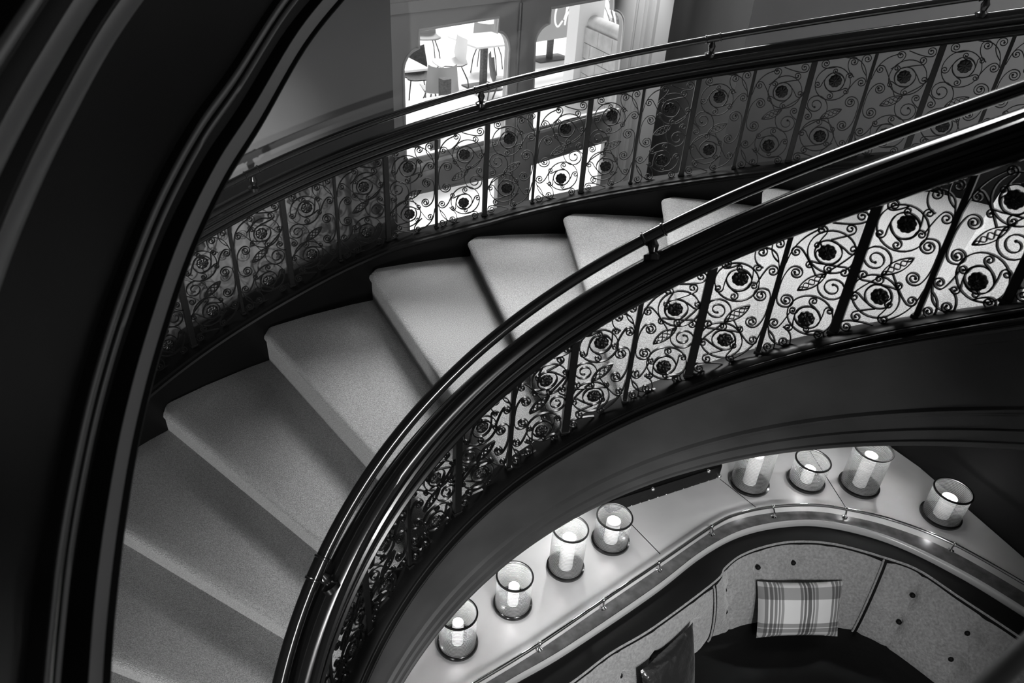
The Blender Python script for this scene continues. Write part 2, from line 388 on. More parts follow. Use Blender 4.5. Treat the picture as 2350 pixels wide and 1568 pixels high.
for n in range(-4, 11):
    th, z = NA_[n]; th2, z2 = NA_[n + 1]; zl = NA_[n - 1][1] if n - 1 in NA_ else z - .19
    th, th2 = R(th), R(th2 - 2.2)
    NS = 28; rings = []
    for i in range(NS + 1):
        f = i / NS
        def pt(phi, d, zz):                                 # d: metres forward (downhill) of the radial line
            r = rad_at(TI, phi) * (1 - f) + rad_at(TO, phi) * f
            return Vector((CX + r * math.cos(phi) - d * math.sin(phi), CY + r * math.sin(phi) + d * math.cos(phi), zz))
        e = max(0, (f - .955) / .045); ret = .055 * (1 - math.sqrt(max(0, 1 - e * e)))
        e2 = .016 * e * e
        rr = .031; ring = [pt(th, -.03, zl - .03), pt(th, -.028, z - .062)]
        ring += [pt(th, -.022 - ret, z - .058)]
        for a in range(7):
            an = -math.pi / 2 + math.pi * a / 6
            ring.append(pt(th, -.02 + rr * math.cos(an) - ret, z - rr + rr * math.sin(an) - e2))
        for g in (0.08, .35, .7, 1.0):
            ring.append(pt(th + (th2 - th) * g, -.02 * (1 - g), z - e2 * (1 - g)))
        ring.append(pt(th2, 0, z - .20)); ring.append(pt(th, -.06, zl - .03))
        rings.append(ring)
    bm = bmesh.new(); loft(bm, rings, True, True)
    obj('stair_step', bm, carpet, stairs, sharp=55)
# outer curb with its bead, and the deep inner stringer with mouldings
OC = [(.085, -.42), (.085, -.06), (.088, -.045), (.098, -.038), (.102, -.026), (.096, -.014), (.080, -.010), (.070, 0), (.045, .004), (-.06, .004), (-.085, -.02), (-.09, -.42)]
obj('outer_stringer', sweep(QO, OC, -7.5, 14, .25, curb=True), black_flat, stairs, sharp=25)
IC = [(-.055, -.40), (-.055, -.012), (-.045, 0), (.030, .002), (.048, -.004), (.060, -.014), (.062, -.026), (.054, -.036), (.058, -.046), (.072, -.052), (.075, -.066), (.066, -.078), (.058, -.082), (.056, -.096), (.050, -.100),
      (.050, -.135), (.046, -.139), (.046, -.405), (.052, -.410), (.060, -.418), (.060, -.428), (.052, -.436), (.052, -.440), (.048, -.444), (.048, -.495), (.058, -.503), (.058, -.545), (.066, -.552), (.066, -.565), (.056, -.575), (.0, -.58), (-.055, -.56)]
obj('inner_stringer', sweep(QI, IC, -4, 12.3, .2, curb=True), apron_m, stairs, sharp=25)
bm = bmesh.new(); cap = [(o, z + .0015) for o, z in [(-.050, .0), (-.040, .003), (.030, .004), (.048, -.001), (.062, -.012), (.064, -.027), (.056, -.036), (.060, -.045), (.074, -.051), (.0765, -.066), (.066, -.079), (.040, -.06), (.0, -.02)]]
for oc_, zc_, rc_ in ((.064, -.024, .0085), (.0765, -.058, .009), (.0685, -.080, .005)):
    obj('bead', sweep(QI, [(oc_ + rc_ * math.cos(a_ * math.pi / 5), zc_ + rc_ * math.sin(a_ * math.pi / 5)) for a_ in range(10)], -4, 12.3, .2, curb=True), black, stairs, sharp=60)
obj('stringer_moulding', sweep(QI, cap, -4, 12.3, .2, curb=True), black_flat, stairs, sharp=25)
bm = bmesh.new(); rings = []
for i in range(61):
    th = R(186 - 170 * i / 60)
    ki = float(np.interp(th, TI[0], TI[2])); ko = float(np.interp(th, TO[0], TO[2]))
    a = base(QI, ki, 0, -.57); b = base(QO, ko, 0, -.42)
    rings.append([a, b, b + Vector((0, 0, .03)), a + Vector((0, 0, .03))])
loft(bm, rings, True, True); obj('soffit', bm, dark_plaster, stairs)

railing(QO, -6, 13, 'outer scrollwork iron railing along the wall side of the stair', [-2.45, 1.86, 6.12, 10.4], 0.0, .872, .021)
railing(QI, -3, 12, 'inner scrollwork iron railing along the edge above the velvet banquette', [-.72, 5.05, 10.9], -.05, .762, lambda t: .029 - .006 * min(1, t / .5), wmul=1.2, zmul=1.3)

# ------------------------------------------------------------------ the flight close to the camera, upper left
NEAR = [(-.588, .641, 3.489), (-.613, .735, 3.539), (-.656, .881, 3.578), (-.699, 1.056, 3.624), (-.729, 1.255, 3.688), (-.744, 1.495, 3.777), (-.735, 1.732, 3.863), (-.711, 1.96, 3.935), (-.668, 2.286, 4.063), (-.6, 2.534, 4.164)]
NEAR = [(-.50, .40, 3.40), (-.55, .53, 3.445)] + NEAR + [(-.50, 2.80, 4.28), (-.36, 3.06, 4.40)]
nl = spline(NEAR, 6)
up_root = empty('upper_staircase', (-.75, 1.3, 3.7), 'near black flight sweeping down the left of the frame, out of focus', 'staircase')
def nsweep(prof, closed=True):
    bm = bmesh.new(); rings = []
    for i, p in enumerate(nl):
        t = nl[min(i + 1, len(nl) - 1)] - nl[max(i - 1, 0)]; t.z = 0; t.normalize(); n = Vector((t.y, -t.x, 0))
        rings.append([p + n * o + Vector((0, 0, z)) for o, z in prof])
    loft(bm, rings, closed, closed); return bm
obj('fascia', nsweep([(0, 0), (.004, .003), (.004, .008), (-.002, .011), (-.006, .013), (-.016, .052), (-.050, .056), (-.062, .086), (-.046, .090), (-.040, .100), (-.044, .112), (-.052, .116), (-.046, .124), (-.042, .134), (-.048, .144), (-.066, .148),
      (-.090, .455), (-.078, .465), (-.060, .48), (-.054, .50), (-.062, .52), (-.078, .535), (-.072, .55), (-.066, .57), (-.074, .59), (-.092, .61), (-.10, .64), (-.14, .645), (-.22, .645), (-.22, .0)]), near_m, up_root, sharp=25)
obj('soffit_band', nsweep([(-.0055, .0145), (-.0145, .0505), (-.03, .0505), (-.03, .0145)]), near_strip, up_root, sharp=25)
for lo_b, hi_b, o_b in ((.092, .110, -.038), (.120, .141, -.040), (.470, .515, -.052), (.545, .590, -.064), (.612, .638, -.088)):
    obj('moulding', nsweep([(o_b - .03, lo_b), (o_b - .006, lo_b), (o_b, (lo_b + hi_b) / 2), (o_b - .006, hi_b), (o_b - .03, hi_b)]), near_highlight, up_root, sharp=70)
bm = bmesh.new()
NC = [Vector((p.x, p.y, p.z)) for p in nl]
for i in range(6, len(nl) - 6, 7):
    p = nl[i]; t = nl[i + 1] - nl[i - 1]; t.z = 0; t.normalize(); n = Vector((t.y, -t.x, 0)); rot = Matrix((t, n, Vector((0, 0, 1)))).transposed()
    b2 = bmesh.new(); box(b2, p - n * .15 + Vector((0, 0, .90)), (.03, .03, .52), rot); obj('post', b2, iron, up_root)
    q2 = nl[min(i + 7, len(nl) - 1)]; A = p - n * .15 + Vector((0, 0, .645)); Bv = q2 - n * .15 + Vector((0, 0, .645)); ch = Bv - A; W = math.hypot(ch.x, ch.y); x = Vector((ch.x, ch.y, 0)) / W; nn = Vector((x.y, -x.x, 0))
    cur, ends, fl, lf = panel_curves(W, .5, ch.z, (i // 7) % 2 == 1)
    b2 = bmesh.new()
    for c in cur: ribbon(b2, c, .006, .016, lambda s, z, d: A + x * s + nn * d + Vector((0, 0, z)))
    obj('scroll_panel', b2, near_highlight, up_root, sharp=50)
bm.free()
obj('handrail', nsweep([(o - .15, z + 1.155) for o, z in BEAM]), near_m, up_root, sharp=28)
bm = bmesh.new(); tube(bm, [(.80, .641, 4.12), (.611, .525, 3.945), (.572, .501, 3.909), (.539, .481, 3.879), (.489, .450, 3.832), (.28, .320, 3.637)], .012, 16)
obj('grab_rail', bm, mat('worn_grey_rail', .07, .4), None)
tag(bpy.data.objects['grab_rail'], 'blurred grey rail crossing the lower right corner close to the lens', 'rail')

# ------------------------------------------------------------------ room shell
def wall_arc(name, a0, a1, rad, z0, z1, m, th=.12, n=40):
    bm = bmesh.new(); rings = []
    for i in range(n + 1):
        a = R(a0 + (a1 - a0) * i / n); c, s = math.cos(a), math.sin(a)
        rings.append([Vector((CX + rr * c, CY + rr * s, z)) for rr, z in ((rad, z0), (rad, z1), (rad + th, z1), (rad + th, z0))])
    loft(bm, rings, True, True); return struct(name, bm, m, sharp=30)
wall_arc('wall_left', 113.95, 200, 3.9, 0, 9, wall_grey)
wall_arc('wall_right', -20, 80.0, 3.95, 0, 4.25, plaster)
wall_arc('wall_upper_right', -20, 80.0, 3.95, 8.4, 9, plaster)
wall_arc('wall_back', 200, 340, 3.95, 0, 9, plaster)
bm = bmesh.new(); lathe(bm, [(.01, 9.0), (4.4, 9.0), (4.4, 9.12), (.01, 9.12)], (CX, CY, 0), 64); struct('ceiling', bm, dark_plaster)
bm = bmesh.new(); lathe(bm, [(.01, -.1), (4.4, -.1), (4.4, 0), (.01, 0)], (CX, CY, 0), 64); struct('floor', bm, apron_m)
# door wall: local frame s along the wall, d outwards, z up
DO = Vector((-.145, 6.149, 0)); DT = Vector((.682, .731, 0)).normalized(); DN = Vector((-DT.y, DT.x, 0))
def D(s, d, z): return DO + DT * s + DN * d + Vector((0, 0, z))
def dbox(bm, s0, s1, d0, d1, z0, z1):
    loft(bm, [[D(s0, d0, z0), D(s1, d0, z0), D(s1, d1, z0), D(s0, d1, z0)], [D(s0, d0, z1), D(s1, d0, z1), D(s1, d1, z1), D(s0, d1, z1)]], True, True)
def leaf_door(name, s0, s1, hole, low, hs):
    bm = bmesh.new()
    outer = [(s0, 1.3), (s1, 1.3), (s1, 3.615), (s0, 3.615)]
    for loop in (outer, hole, low):
        vs = [bm.verts.new(D(s, 0, z)) for s, z in loop]
        for a, b in zip(vs, vs[1:] + vs[:1]): bm.edges.new((a, b))
    bmesh.ops.triangle_fill(bm, use_beauty=True, edges=bm.edges[:])
    g = bmesh.ops.extrude_face_region(bm, geom=bm.faces[:])
    bmesh.ops.translate(bm, vec=DN * .05, verts=[v for v in g['geom'] if isinstance(v, bmesh.types.BMVert)])
    o = struct(name, bm, doorp, sharp=30)
    for loop in (hole, low):
        b2 = bmesh.new(); f = b2.faces.new([b2.verts.new(D(s, .03, z)) for s, z in loop]); bmesh.ops.triangulate(b2, faces=[f])
        obj('glass_pane', b2, pane_m, o, smooth=False)
        b2 = bmesh.new(); cs = sum(s for s, z in loop) / len(loop); cz = sum(z for s, z in loop) / len(loop)
        pts = [D(s, -.002, z) for s, z in loop]; tube(b2, pts + [pts[0]], .011, 8); obj('glazing_bead', b2, lightp if loop is hole else doorp, o, sharp=60)
    b2 = bmesh.new()                                        # raised rails and the middle panel
    dbox(b2, s0 + .16, s1 - .16, -.010, 0, 2.30, 2.47)
    dbox(b2, s0 + .005, s0 + .02, -.014, 0, 1.3, 3.6); dbox(b2, s1 - .02, s1 - .005, -.014, 0, 1.3, 3.6)
    obj('panel_moulding', b2, doorp, o, sharp=30)
    b2 = bmesh.new(); dbox(b2, s0 + .10, s1 - .08, -.022, 0, 2.525, 2.55); obj('sill_moulding', b2, lightp, o, sharp=30)
    return o
def arcpts(c, r, a0, a1, n=7): return [(c[0] + r[0] * math.cos(R(a0 + (a1 - a0) * i / n)), c[1] + r[1] * math.sin(R(a0 + (a1 - a0) * i / n))) for i in range(n + 1)]
holeL = [(-1.085, 2.60), (-.045, 2.575), (-.040, 3.22)] + arcpts((-.175, 3.245), (.137, .165), 8, 88) + [(-.170, 3.515), (-.942, 3.50)] + arcpts((-.94, 3.235), (.148, .145), 92, 172) 
holeR = [(.285, 2.575), (1.435, 2.555), (1.412, 3.26)] + arcpts((1.235, 3.28), (.177, .165), 8, 88) + [(1.222, 3.555), (.408, 3.53)] + arcpts((.412, 3.265), (.165, .150), 92, 172)
leaf_door('door_1', -1.205, .062, holeL, [(-1.07, 1.40), (-.09, 1.40), (-.09, 2.24), (-1.07, 2.31)], 0)
leaf_door('door_2', .068, 1.575, holeR, [(.30, 1.40), (1.36, 1.40), (1.36, 2.25), (.30, 2.25)], 0)
bm = bmesh.new()
dbox(bm, -1.6, 2.3, -.02, .10, 3.62, 3.69); dbox(bm, -1.6, -1.212, -.01, .10, 0, 3.62); dbox(bm, -1.6, 2.3, .0, .10, 3.69, 4.0); dbox(bm, -1.24, 2.3, .0, .10, 8.4, 9.0); dbox(bm, -1.9, -1.1, .0, .10, 4.0, 8.4); dbox(bm, -1.24, 2.3, .0, .10, 0, 1.3)
struct('wall_door', bm, doorp)
bm = bmesh.new(); dbox(bm, 1.58, 1.67, -.015, .10, 1.3, 4); dbox(bm, 1.68, 1.72, -.05, .1, 1.3, 4); dbox(bm, 1.735, 1.775, -.035, .1, 1.3, 4); dbox(bm, 1.79, 1.84, -.06, .1, 1.3, 4)
struct('trim_1', bm, doorp, sharp=30)
bm = bmesh.new(); dbox(bm, 1.845, 2.16, .0, .1, 0, 4); struct('wall_reveal', bm, lightp)
def plane_wall(name, a, b, z0, z1, m, th=.08):
    a, b = Vector((*a, 0)), Vector((*b, 0)); t = (b - a).normalized(); n = Vector((-t.y, t.x, 0)) * th
    bm = bmesh.new(); loft(bm, [[p + Vector((0, 0, z)) for p in (a, b, b + n, a + n)] for z in (z0, z1)], True, True)
    return struct(name, bm, m)
e0 = D(2.16, 0, 0); e1 = Vector((CX + 3.95 * math.cos(R(80)), CY + 3.95 * math.sin(R(80)), 0))
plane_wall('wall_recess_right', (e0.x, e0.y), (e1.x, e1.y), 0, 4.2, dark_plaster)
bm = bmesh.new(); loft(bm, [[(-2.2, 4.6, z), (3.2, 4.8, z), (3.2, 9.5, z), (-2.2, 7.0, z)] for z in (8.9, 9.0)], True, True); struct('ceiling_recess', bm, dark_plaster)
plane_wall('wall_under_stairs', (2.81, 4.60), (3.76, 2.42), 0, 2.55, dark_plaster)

# ------------------------------------------------------------------ ledge, brass rail
LZ = 1.0
FRONT = [(-.45, 1.80), (-.20, 1.985), (.093, 2.218), (.403, 2.436), (.928, 2.86), (1.265, 3.164), (1.553, 3.358), (1.864, 3.467), (2.159, 3.492), (2.524, 3.393), (2.868, 3.159), (3.133, 2.894), (3.36, 2.62), (3.60, 2.22)]
TUBE = [(-.45, 1.90), (-.074, 2.169), (.245, 2.41), (.616, 2.721), (.978, 3.023), (1.37, 3.351), (1.563, 3.468), (1.812, 3.548), (2.083, 3.584), (2.294, 3.564), (2.57, 3.492), (2.87, 3.333), (3.185, 3.038), (3.42, 2.76), (3.68, 2.36)]
fr = spline([(x, y, 0) for x, y in FRONT], 6); tb = spline([(x, y, 0) for x, y in TUBE], 6)
def near_pt(line, p):
    return min(line, key=lambda v: (v.x - p[0]) ** 2 + (v.y - p[1]) ** 2)
ledge = empty('ledge', (1.3, 3.6, 0), 'pale board ledge curving behind the banquette below the stair', 'ledge')
back = [(3.02, 4.10), (2.80, 4.45), (1.9, 4.75), (.9, 4.75), (.0, 4.2), (-.75, 3.3), (-.98, 2.4), (-.85, 1.75)]
bm = bmesh.new(); top = [Vector((p.x, p.y, LZ)) for p in tb] + [Vector((3.74, 2.40, LZ)), Vector((3.345, 3.31, LZ))] + [Vector((x, y, LZ)) for x, y in back]
vs = [bm.verts.new(p) for p in top]; f = bm.faces.new(vs)
g = bmesh.ops.extrude_face_region(bm, geom=[f]); bmesh.ops.translate(bm, vec=(0, 0, -.05), verts=[v for v in g['geom'] if isinstance(v, bmesh.types.BMVert)])
bmesh.ops.triangulate(bm, faces=[f for f in bm.faces if len(f.verts) > 4])
obj('ledge_top', bm, ledge_m, ledge, sharp=30)
def strip(a, b, prof):
    """band between two plan lines resampled to the same count; prof: (fraction across, z)"""
    bm = bmesh.new(); n = min(len(a), len(b)); rings = []
    for i in range(n):
        p = a[int(i * (len(a) - 1) / (n - 1))]; q = b[int(i * (len(b) - 1) / (n - 1))]
        rings.append([Vector((p.x + (q.x - p.x) * f, p.y + (q.y - p.y) * f, z)) for f, z in prof])
    loft(bm, rings, True, True); return bm
fr2 = [near_pt(spline([(x, y, 0) for x, y in FRONT], 40), (p.x, p.y)) for p in tb]
obj('stone_strip', strip(tb, fr2, [(0, LZ - .05), (0, LZ + .002), (.86, LZ + .002), (.86, LZ - .05)]), marble, ledge, sharp=30)
obj('edge_moulding', strip(tb, fr2, [(.86, LZ - .06), (.86, LZ - .004), (.90, LZ + .006), (.98, LZ + .004), (1.05, LZ - .006), (1.08, LZ - .02), (1.04, LZ - .035), (1.06, LZ - .05), (1.02, LZ - .07)]), trim_m, ledge, sharp=40)
obj('ledge_front', strip(tb, fr2, [(.88, .0), (.88, LZ - .06), (1.0, LZ - .06), (1.0, .0)]), apron_m, ledge, sharp=30)
bm = bmesh.new()
for a, b in (((.836, 3.378), (1.003, 3.135)), ((1.512, 3.839), (1.706, 3.588)), ((2.25, 4.2), (2.33, 3.62))):
    a, b = Vector((*a, LZ)), Vector((*b, LZ)); t = (b - a).normalized(); n = Vector((-t.y, t.x, 0)) * .003
    bm.faces.new([bm.verts.new(p + Vector((0, 0, .0012))) for p in (a + n, b + n, b - n, a - n)])
obj('board_seam', bm, black, ledge, smooth=False)
FEET = [(-.10, 2.15), (.254, 2.42), (.618, 2.71), (.978, 3.007), (1.357, 3.32), (1.803, 3.511), (2.287, 3.55), (2.892, 3.32)]
gr = empty('gallery_rail', (1.2, 3.2, LZ), 'low polished metal gallery rail on small feet along the ledge edge', 'rail')
bm = bmesh.new(); tube(bm, [Vector((p.x, p.y, LZ + .062)) for p in tb], .0105, 12); obj('rail_tube', bm, chrome, gr)
for x, y in FEET:
    p = near_pt(spline([(a, b, 0) for a, b in TUBE], 40), (x, y)); bm = bmesh.new()
    lathe(bm, [(.018, 0), (.019, .004), (.012, .008), (.006, .014)], (x, y, LZ + .002), 14)
    tube(bm, [(x, y, LZ + .01), (x, y, LZ + .035), (p.x * .7 + x * .3, p.y * .7 + y * .3, LZ + .055), (p.x, p.y, LZ + .062)], .006, 8)
    ball(bm, (p.x, p.y, LZ + .062), .014, 10, 8)
    obj('rail_foot', bm, chrome, gr)
# studded black leather stool top standing at the back of the ledge
st = empty('studded_bench', (1.17, 3.75, LZ), 'black leather bench end with a row of silver studs behind the ledge', 'bench')
a, b = Vector((.70, 3.435, 0)), Vector((1.512, 3.845, 0)); t = (b - a).normalized(); n = Vector((-t.y, t.x, 0))
bm = bmesh.new(); loft(bm, [[p + Vector((0, 0, z)) for p in (a, b, b + n * .42, a + n * .42)] for z in (LZ + .002, LZ + .13)], True, True)
bmesh.ops.bevel(bm, geom=bm.edges[:], offset=.01, segments=2, affect='EDGES'); obj('bench_body', bm, bl_leather, st)
bm = bmesh.new()
L = (b - a).length
for i in range(13):
    ball(bm, a + t * (L * (i + .5) / 13) - n * .002 + Vector((0, 0, LZ + .018)), .0055, 8, 6)
obj('stud_row', bm, studm, st)
for f, z, r in ((.36, .115, .014), (.86, .118, .014), (.985, .03, .016)):
    bm = bmesh.new(); ball(bm, a + t * L * f - n * .002 + Vector((0, 0, LZ + z)), r, 12, 8); obj('corner_stud', bm, studm, st)

# ------------------------------------------------------------------ lanterns and candles
LAN = [(-.187, 2.425, .103, .266, .030, .17, 'lantern nearest the bottom edge, half under the stair moulding'),
       (.101, 2.696, .104, .249, .031, .15, 'second lantern from the bottom of the row, low and squat'),
       (.409, 2.983, .106, .343, .042, .25, 'tall lantern just left of the one beside the studded bench'),
       (.697, 3.210, .112, .227, .044, .17, 'low lantern beside the studded black bench'),
       (1.708, 3.814, .128, .399, .045, .25, 'tall lantern cut off by the stair edge right of the bench'),
       (2.119, 3.869, .120, .205, .040, .11, 'low lantern between the two tall ones on the far ledge'),
       (2.491, 3.865, .128, .344, .045, .27, 'tall lantern with a long bright candle on the far ledge'),
       (2.956, 3.619, .122, .240, .050, .16, 'lantern by itself at the far right of the ledge')]
for i, (x, y, r, h, cr, chh, lb) in enumerate(LAN):
    ro = empty('hurricane_lantern', (x, y, LZ), 'ribbed glass ' + lb, 'lantern', 'ribbed glass lanterns on the ledge')
    def lo(name, prof, m, n=48, sharp=50):
        bm = bmesh.new(); lathe(bm, prof, (0, 0, 0), n, caps=prof[0] != prof[-1]); o = obj(name, bm, m, ro, sharp=sharp, world=False); return o
    lo('base_ring', [(.02, .001), (r * 1.05, .001), (r * 1.09, .008), (r * 1.08, .022), (r * 1.0, .028), (r * .9, .020), (.02, .014)], black)
    bm = bmesh.new(); rg = [[Vector((r * .97 * math.cos(2 * math.pi * k / 48), r * .97 * math.sin(2 * math.pi * k / 48), z)) for k in range(48)] for z in (.012, h - .006)]
    loft(bm, rg, True, False); obj('glass_cylinder', bm, ribbed, ro, world=False)
    lo('top_ring', [(r * .93, h - .008), (r * 1.0, h - .008), (r * 1.02, h - .002), (r * 1.0, h + .004), (r * .93, h + .004), (r * .915, h - .002), (r * .93, h - .008)], iron)
    ca = empty('pillar_candle', (x, y, LZ + .018), 'white pillar candle inside the ' + ' '.join(lb.split()[:10]), 'candle', 'white pillar candles in the lanterns')
    bm = bmesh.new(); lathe(bm, [(.005, 0), (cr, 0), (cr, chh - .006), (cr * .93, chh), (cr * .7, chh - .004), (.003, chh - .006)], (0, 0, 0), 28); obj('wax_body', bm, wax, ca, world=False)
    bm = bmesh.new(); lathe(bm, [(.001, chh), (.005, chh + .006), (.006, chh + .012), (.001, chh + .028)], (0, 0, 0), 10); obj('flame', bm, flame, ca, world=False)
    d = bpy.data.lights.new('candle_light', 'POINT'); d.energy = 2.6 if i < 4 else 1.6; d.shadow_soft_size = .02
    lo_ = bpy.data.objects.new('candle_light', d); C.objects.link(lo_); lo_.location = (x, y, LZ + chh + .06)

# ------------------------------------------------------------------ banquette
BT = [(-.2, 1.80), (.10, 2.02), (.426, 2.266), (.646, 2.454), (.907, 2.637), (1.321, 2.985), (1.40, 3.09), (1.527, 3.202), (1.716, 3.295), (1.927, 3.349), (2.18, 3.345), (2.473, 3.256), (2.644, 3.174), (2.806, 2.991), (3.053, 2.712), (3.28, 2.40)]
BB = [(.20, 1.75), (.35, 1.98), (.62, 2.26), (.80, 2.43), (1.02, 2.60), (1.378, 2.93), (1.50, 3.00), (1.62, 3.06), (1.78, 3.10), (1.93, 3.12), (2.10, 3.12), (2.35, 3.06), (2.50, 2.98), (2.66, 2.82), (2.86, 2.56), (3.02, 2.28)]
bt = spline([(x, y, 0) for x, y in BT], 8); bb = spline([(x, y, 0) for x, y in BB], 8)
frs = spline([(x, y, 0) for x, y in FRONT], 40)
sofa = empty('banquette', (1.8, 3.0, 0), 'curved tufted grey velvet banquette with black seat below the ledge', 'banquette')
SEAT = .45
secs = [(2, 40), (40, 88), (88, 118)]
TUFT = {0: [(.30, .45), (.46, .45), (.62, .45), (.78, .45), (.92, .45), (.22, .80), (.54, .80)], 1: [(.20, .36), (.46, .27), (.68, .28), (.20, .70), (.80, .75)], 2: [(.30, .30), (.30, .66), (.66, .30), (.66, .66), (.9, .3)]}
for si, (i0, i1) in enumerate(secs):
    bm = bmesh.new(); NU = 60; NV = 22; grid = []
    for u in range(NU + 1):
        ii = i0 + (i1 - i0) * u / NU; a = int(ii); fq = ii - a; a = min(a, len(bt) - 2)
        T_ = bt[a].lerp(bt[a + 1], fq); B_ = bb[a].lerp(bb[a + 1], fq)
        tt = (bt[a + 1] - bt[a]).normalized(); nn = Vector((tt.y, -tt.x, 0)); row = []
        for v in range(NV + 1):
            fv = v / NV; p = T_.lerp(B_, fv); z = LZ - .05 - (LZ - .05 - SEAT) * fv
            bul = .035 * math.sin(math.pi * fv) ** .5 if 0 < fv < 1 else 0
            eu = min(u, NU - u) / NU; bul += .02 * min(1, eu / .06) - .02
            for (tu, tv) in TUFT[si]:
                L_ = (bt[min(i1, len(bt) - 1)] - bt[i0]).length
                dd = ((u / NU - tu) * L_ * 1.05) ** 2 + ((fv - tv) * .55) ** 2
                bul -= .050 * math.exp(-dd / .0016) + .022 * math.exp(-dd / .009)
                bul -= .010 * math.exp(-((u / NU - tu) * L_) ** 2 / .0004) * (0.5 if si else 1.0)
            row.append(bm.verts.new(p + nn * bul + Vector((0, 0, z))))
        grid.append(row)
    for u in range(NU):
        for v in range(NV): bm.faces.new((grid[u][v], grid[u + 1][v], grid[u + 1][v + 1], grid[u][v + 1]))
    bk = obj('backrest', bm, velvet, sofa, sharp=80)
    for (tu, tv) in TUFT[si]:
        ii = i0 + (i1 - i0) * tu; a = min(int(ii), len(bt) - 2); T_, B_ = bt[a], bb[a]; tt = (bt[a + 1] - bt[a]).normalized(); nn = Vector((tt.y, -tt.x, 0))
        p = T_.lerp(B_, tv) - nn * .015 + Vector((0, 0, LZ - .05 - (LZ - .05 - SEAT) * tv)); b2 = bmesh.new(); ball(b2, p, .017, 10, 8); obj('button', b2, sofa_dark, bk)
    a_ = bt[i0:i1 + 1]; b_ = [near_pt(frs, (p.x, p.y)) for p in a_]
    obj('back_roll', strip(a_, b_, [(-.02, LZ - .12), (-.06, LZ - .06), (-.03, LZ - .035), (.05, LZ - .03), (.9, LZ - .035), (1.0, LZ - .05), (1.0, LZ - .12)]), sofa_dark, sofa, sharp=60)
    b2 = bmesh.new(); tube(b2, [p - Vector((0, 0, -(LZ - .040))) for p in a_], .008, 8); obj('piping', b2, velvet, sofa)
    if si:                                                  # dark seam between two sections, edged with piping
        T_, B_ = bt[i0], bb[i0]; tt = (bt[i0 + 1] - bt[i0]).normalized(); nn = Vector((tt.y, -tt.x, 0))
        line = lambda sh, out: [T_.lerp(B_, f) + tt * sh + nn * (out + .035 * math.sin(math.pi * min(f, .999)) ** .5) + Vector((0, 0, LZ - .045 - (LZ - .045 - SEAT) * f)) for f in [i / 14 for i in range(15)]]
        b2 = bmesh.new(); tube(b2, line(0, -.012), .011, 8); obj('seam', b2, sofa_dark, sofa)
        b2 = bmesh.new(); tube(b2, line(-.014, -.004), .006, 8); obj('piping', b2, velvet, sofa)
    rings = []
    for p in bb[i0:i1 + 1]:
        c = Vector((1.75, 1.75, 0)); d = (c - p); d.normalize()
        rings.append([p + d * o + Vector((0, 0, z)) for o, z in ((-.04, .12), (-.04, SEAT + .01), (.03, SEAT + .012), (.25, SEAT), (.48, SEAT - .005), (.52, SEAT - .03), (.53, SEAT - .14), (.50, .12))])
    b2 = bmesh.new(); loft(b2, rings, True, True); obj('seat', b2, bl_leather, sofa, sharp=50)
    rings = [[q + Vector((0, 0, 0)) for q in (p + (Vector((1.75, 1.75, 0)) - p).normalized() * .46, p)] for p in bb[i0:i1 + 1]]
    b2 = bmesh.new(); loft(b2, [[r[0] + Vector((0, 0, .12)), r[0], r[1], r[1] + Vector((0, 0, .12))] for r in rings], True, True); obj('plinth', b2, apron_m, sofa)

# ------------------------------------------------------------------ cushions
def cushion(name, corners, thick, m, label, puff=1.0, pinch=.06):
    """four corners TL TR BR BL as a plump pillow"""
    TL, TR, BR, BL = [Vector(c) for c in corners]; cen = (TL + TR + BR + BL) / 4
    n = (TR - TL).cross(BL - TL).normalized()
    NU, NV = 28, 18; bm = bmesh.new(); uvl = bm.loops.layers.uv.new('UVMap'); side = []
    edge = {}
    for s in (1, -1):
        g = []
        for i in range(NU + 1):
            row = []
            for j in range(NV + 1):
                u, v = i / NU, j / NV
                uu = u + pinch * .5 * (0.5 - u) * 4 * v * (1 - v) * (abs(2 * u - 1) ** 2); vv = v + pinch * (0.5 - v) * 4 * u * (1 - u) * (abs(2 * v - 1) ** 2)
                p = TL.lerp(TR, uu).lerp(BL.lerp(BR, uu), vv)
                h = thick * ((4 * u * (1 - u)) ** .45) * ((4 * v * (1 - v)) ** .45) * puff
                h *= 1 + .05 * math.sin(u * 19 + v * 5) * math.cos(v * 13)
                if (i in (0, NU) or j in (0, NV)):
                    if (i, j) not in edge: edge[(i, j)] = bm.verts.new(p)
                    row.append(edge[(i, j)])
                else: row.append(bm.verts.new(p + n * h * s))
            g.append(row)
        for i in range(NU):
            for j in range(NV):
                f = bm.faces.new((g[i][j], g[i + 1][j], g[i + 1][j + 1], g[i][j + 1]))
                for lp, (a, b) in zip(f.loops, ((i, j), (i + 1, j), (i + 1, j + 1), (i, j + 1))): lp[uvl].uv = (a / NU, b / NV)
    o = obj(name, bm, m, None, sharp=70)
    return tag(o, label, 'cushion')
plaid = bpy.data.materials.new('plaid_cloth'); plaid.use_nodes = True; nt = plaid.node_tree; bs = nt.nodes['Principled BSDF']; bs.inputs['Roughness'].default_value = .8
uv = nt.nodes.new('ShaderNodeUVMap'); uv.uv_map = 'UVMap'; sep = nt.nodes.new('ShaderNodeSeparateXYZ'); nt.links.new(uv.outputs[0], sep.inputs[0])
def ramp(src, stops):
    r = nt.nodes.new('ShaderNodeValToRGB'); r.color_ramp.interpolation = 'CONSTANT'; nt.links.new(src, r.inputs[0])
    el = r.color_ramp.elements
    while len(el) > 1: el.remove(el[-1])
    for i, (p, c) in enumerate(stops):
        e = el[0] if i == 0 else el.new(p); e.position = p; e.color = (c, c, c, 1)
    return r
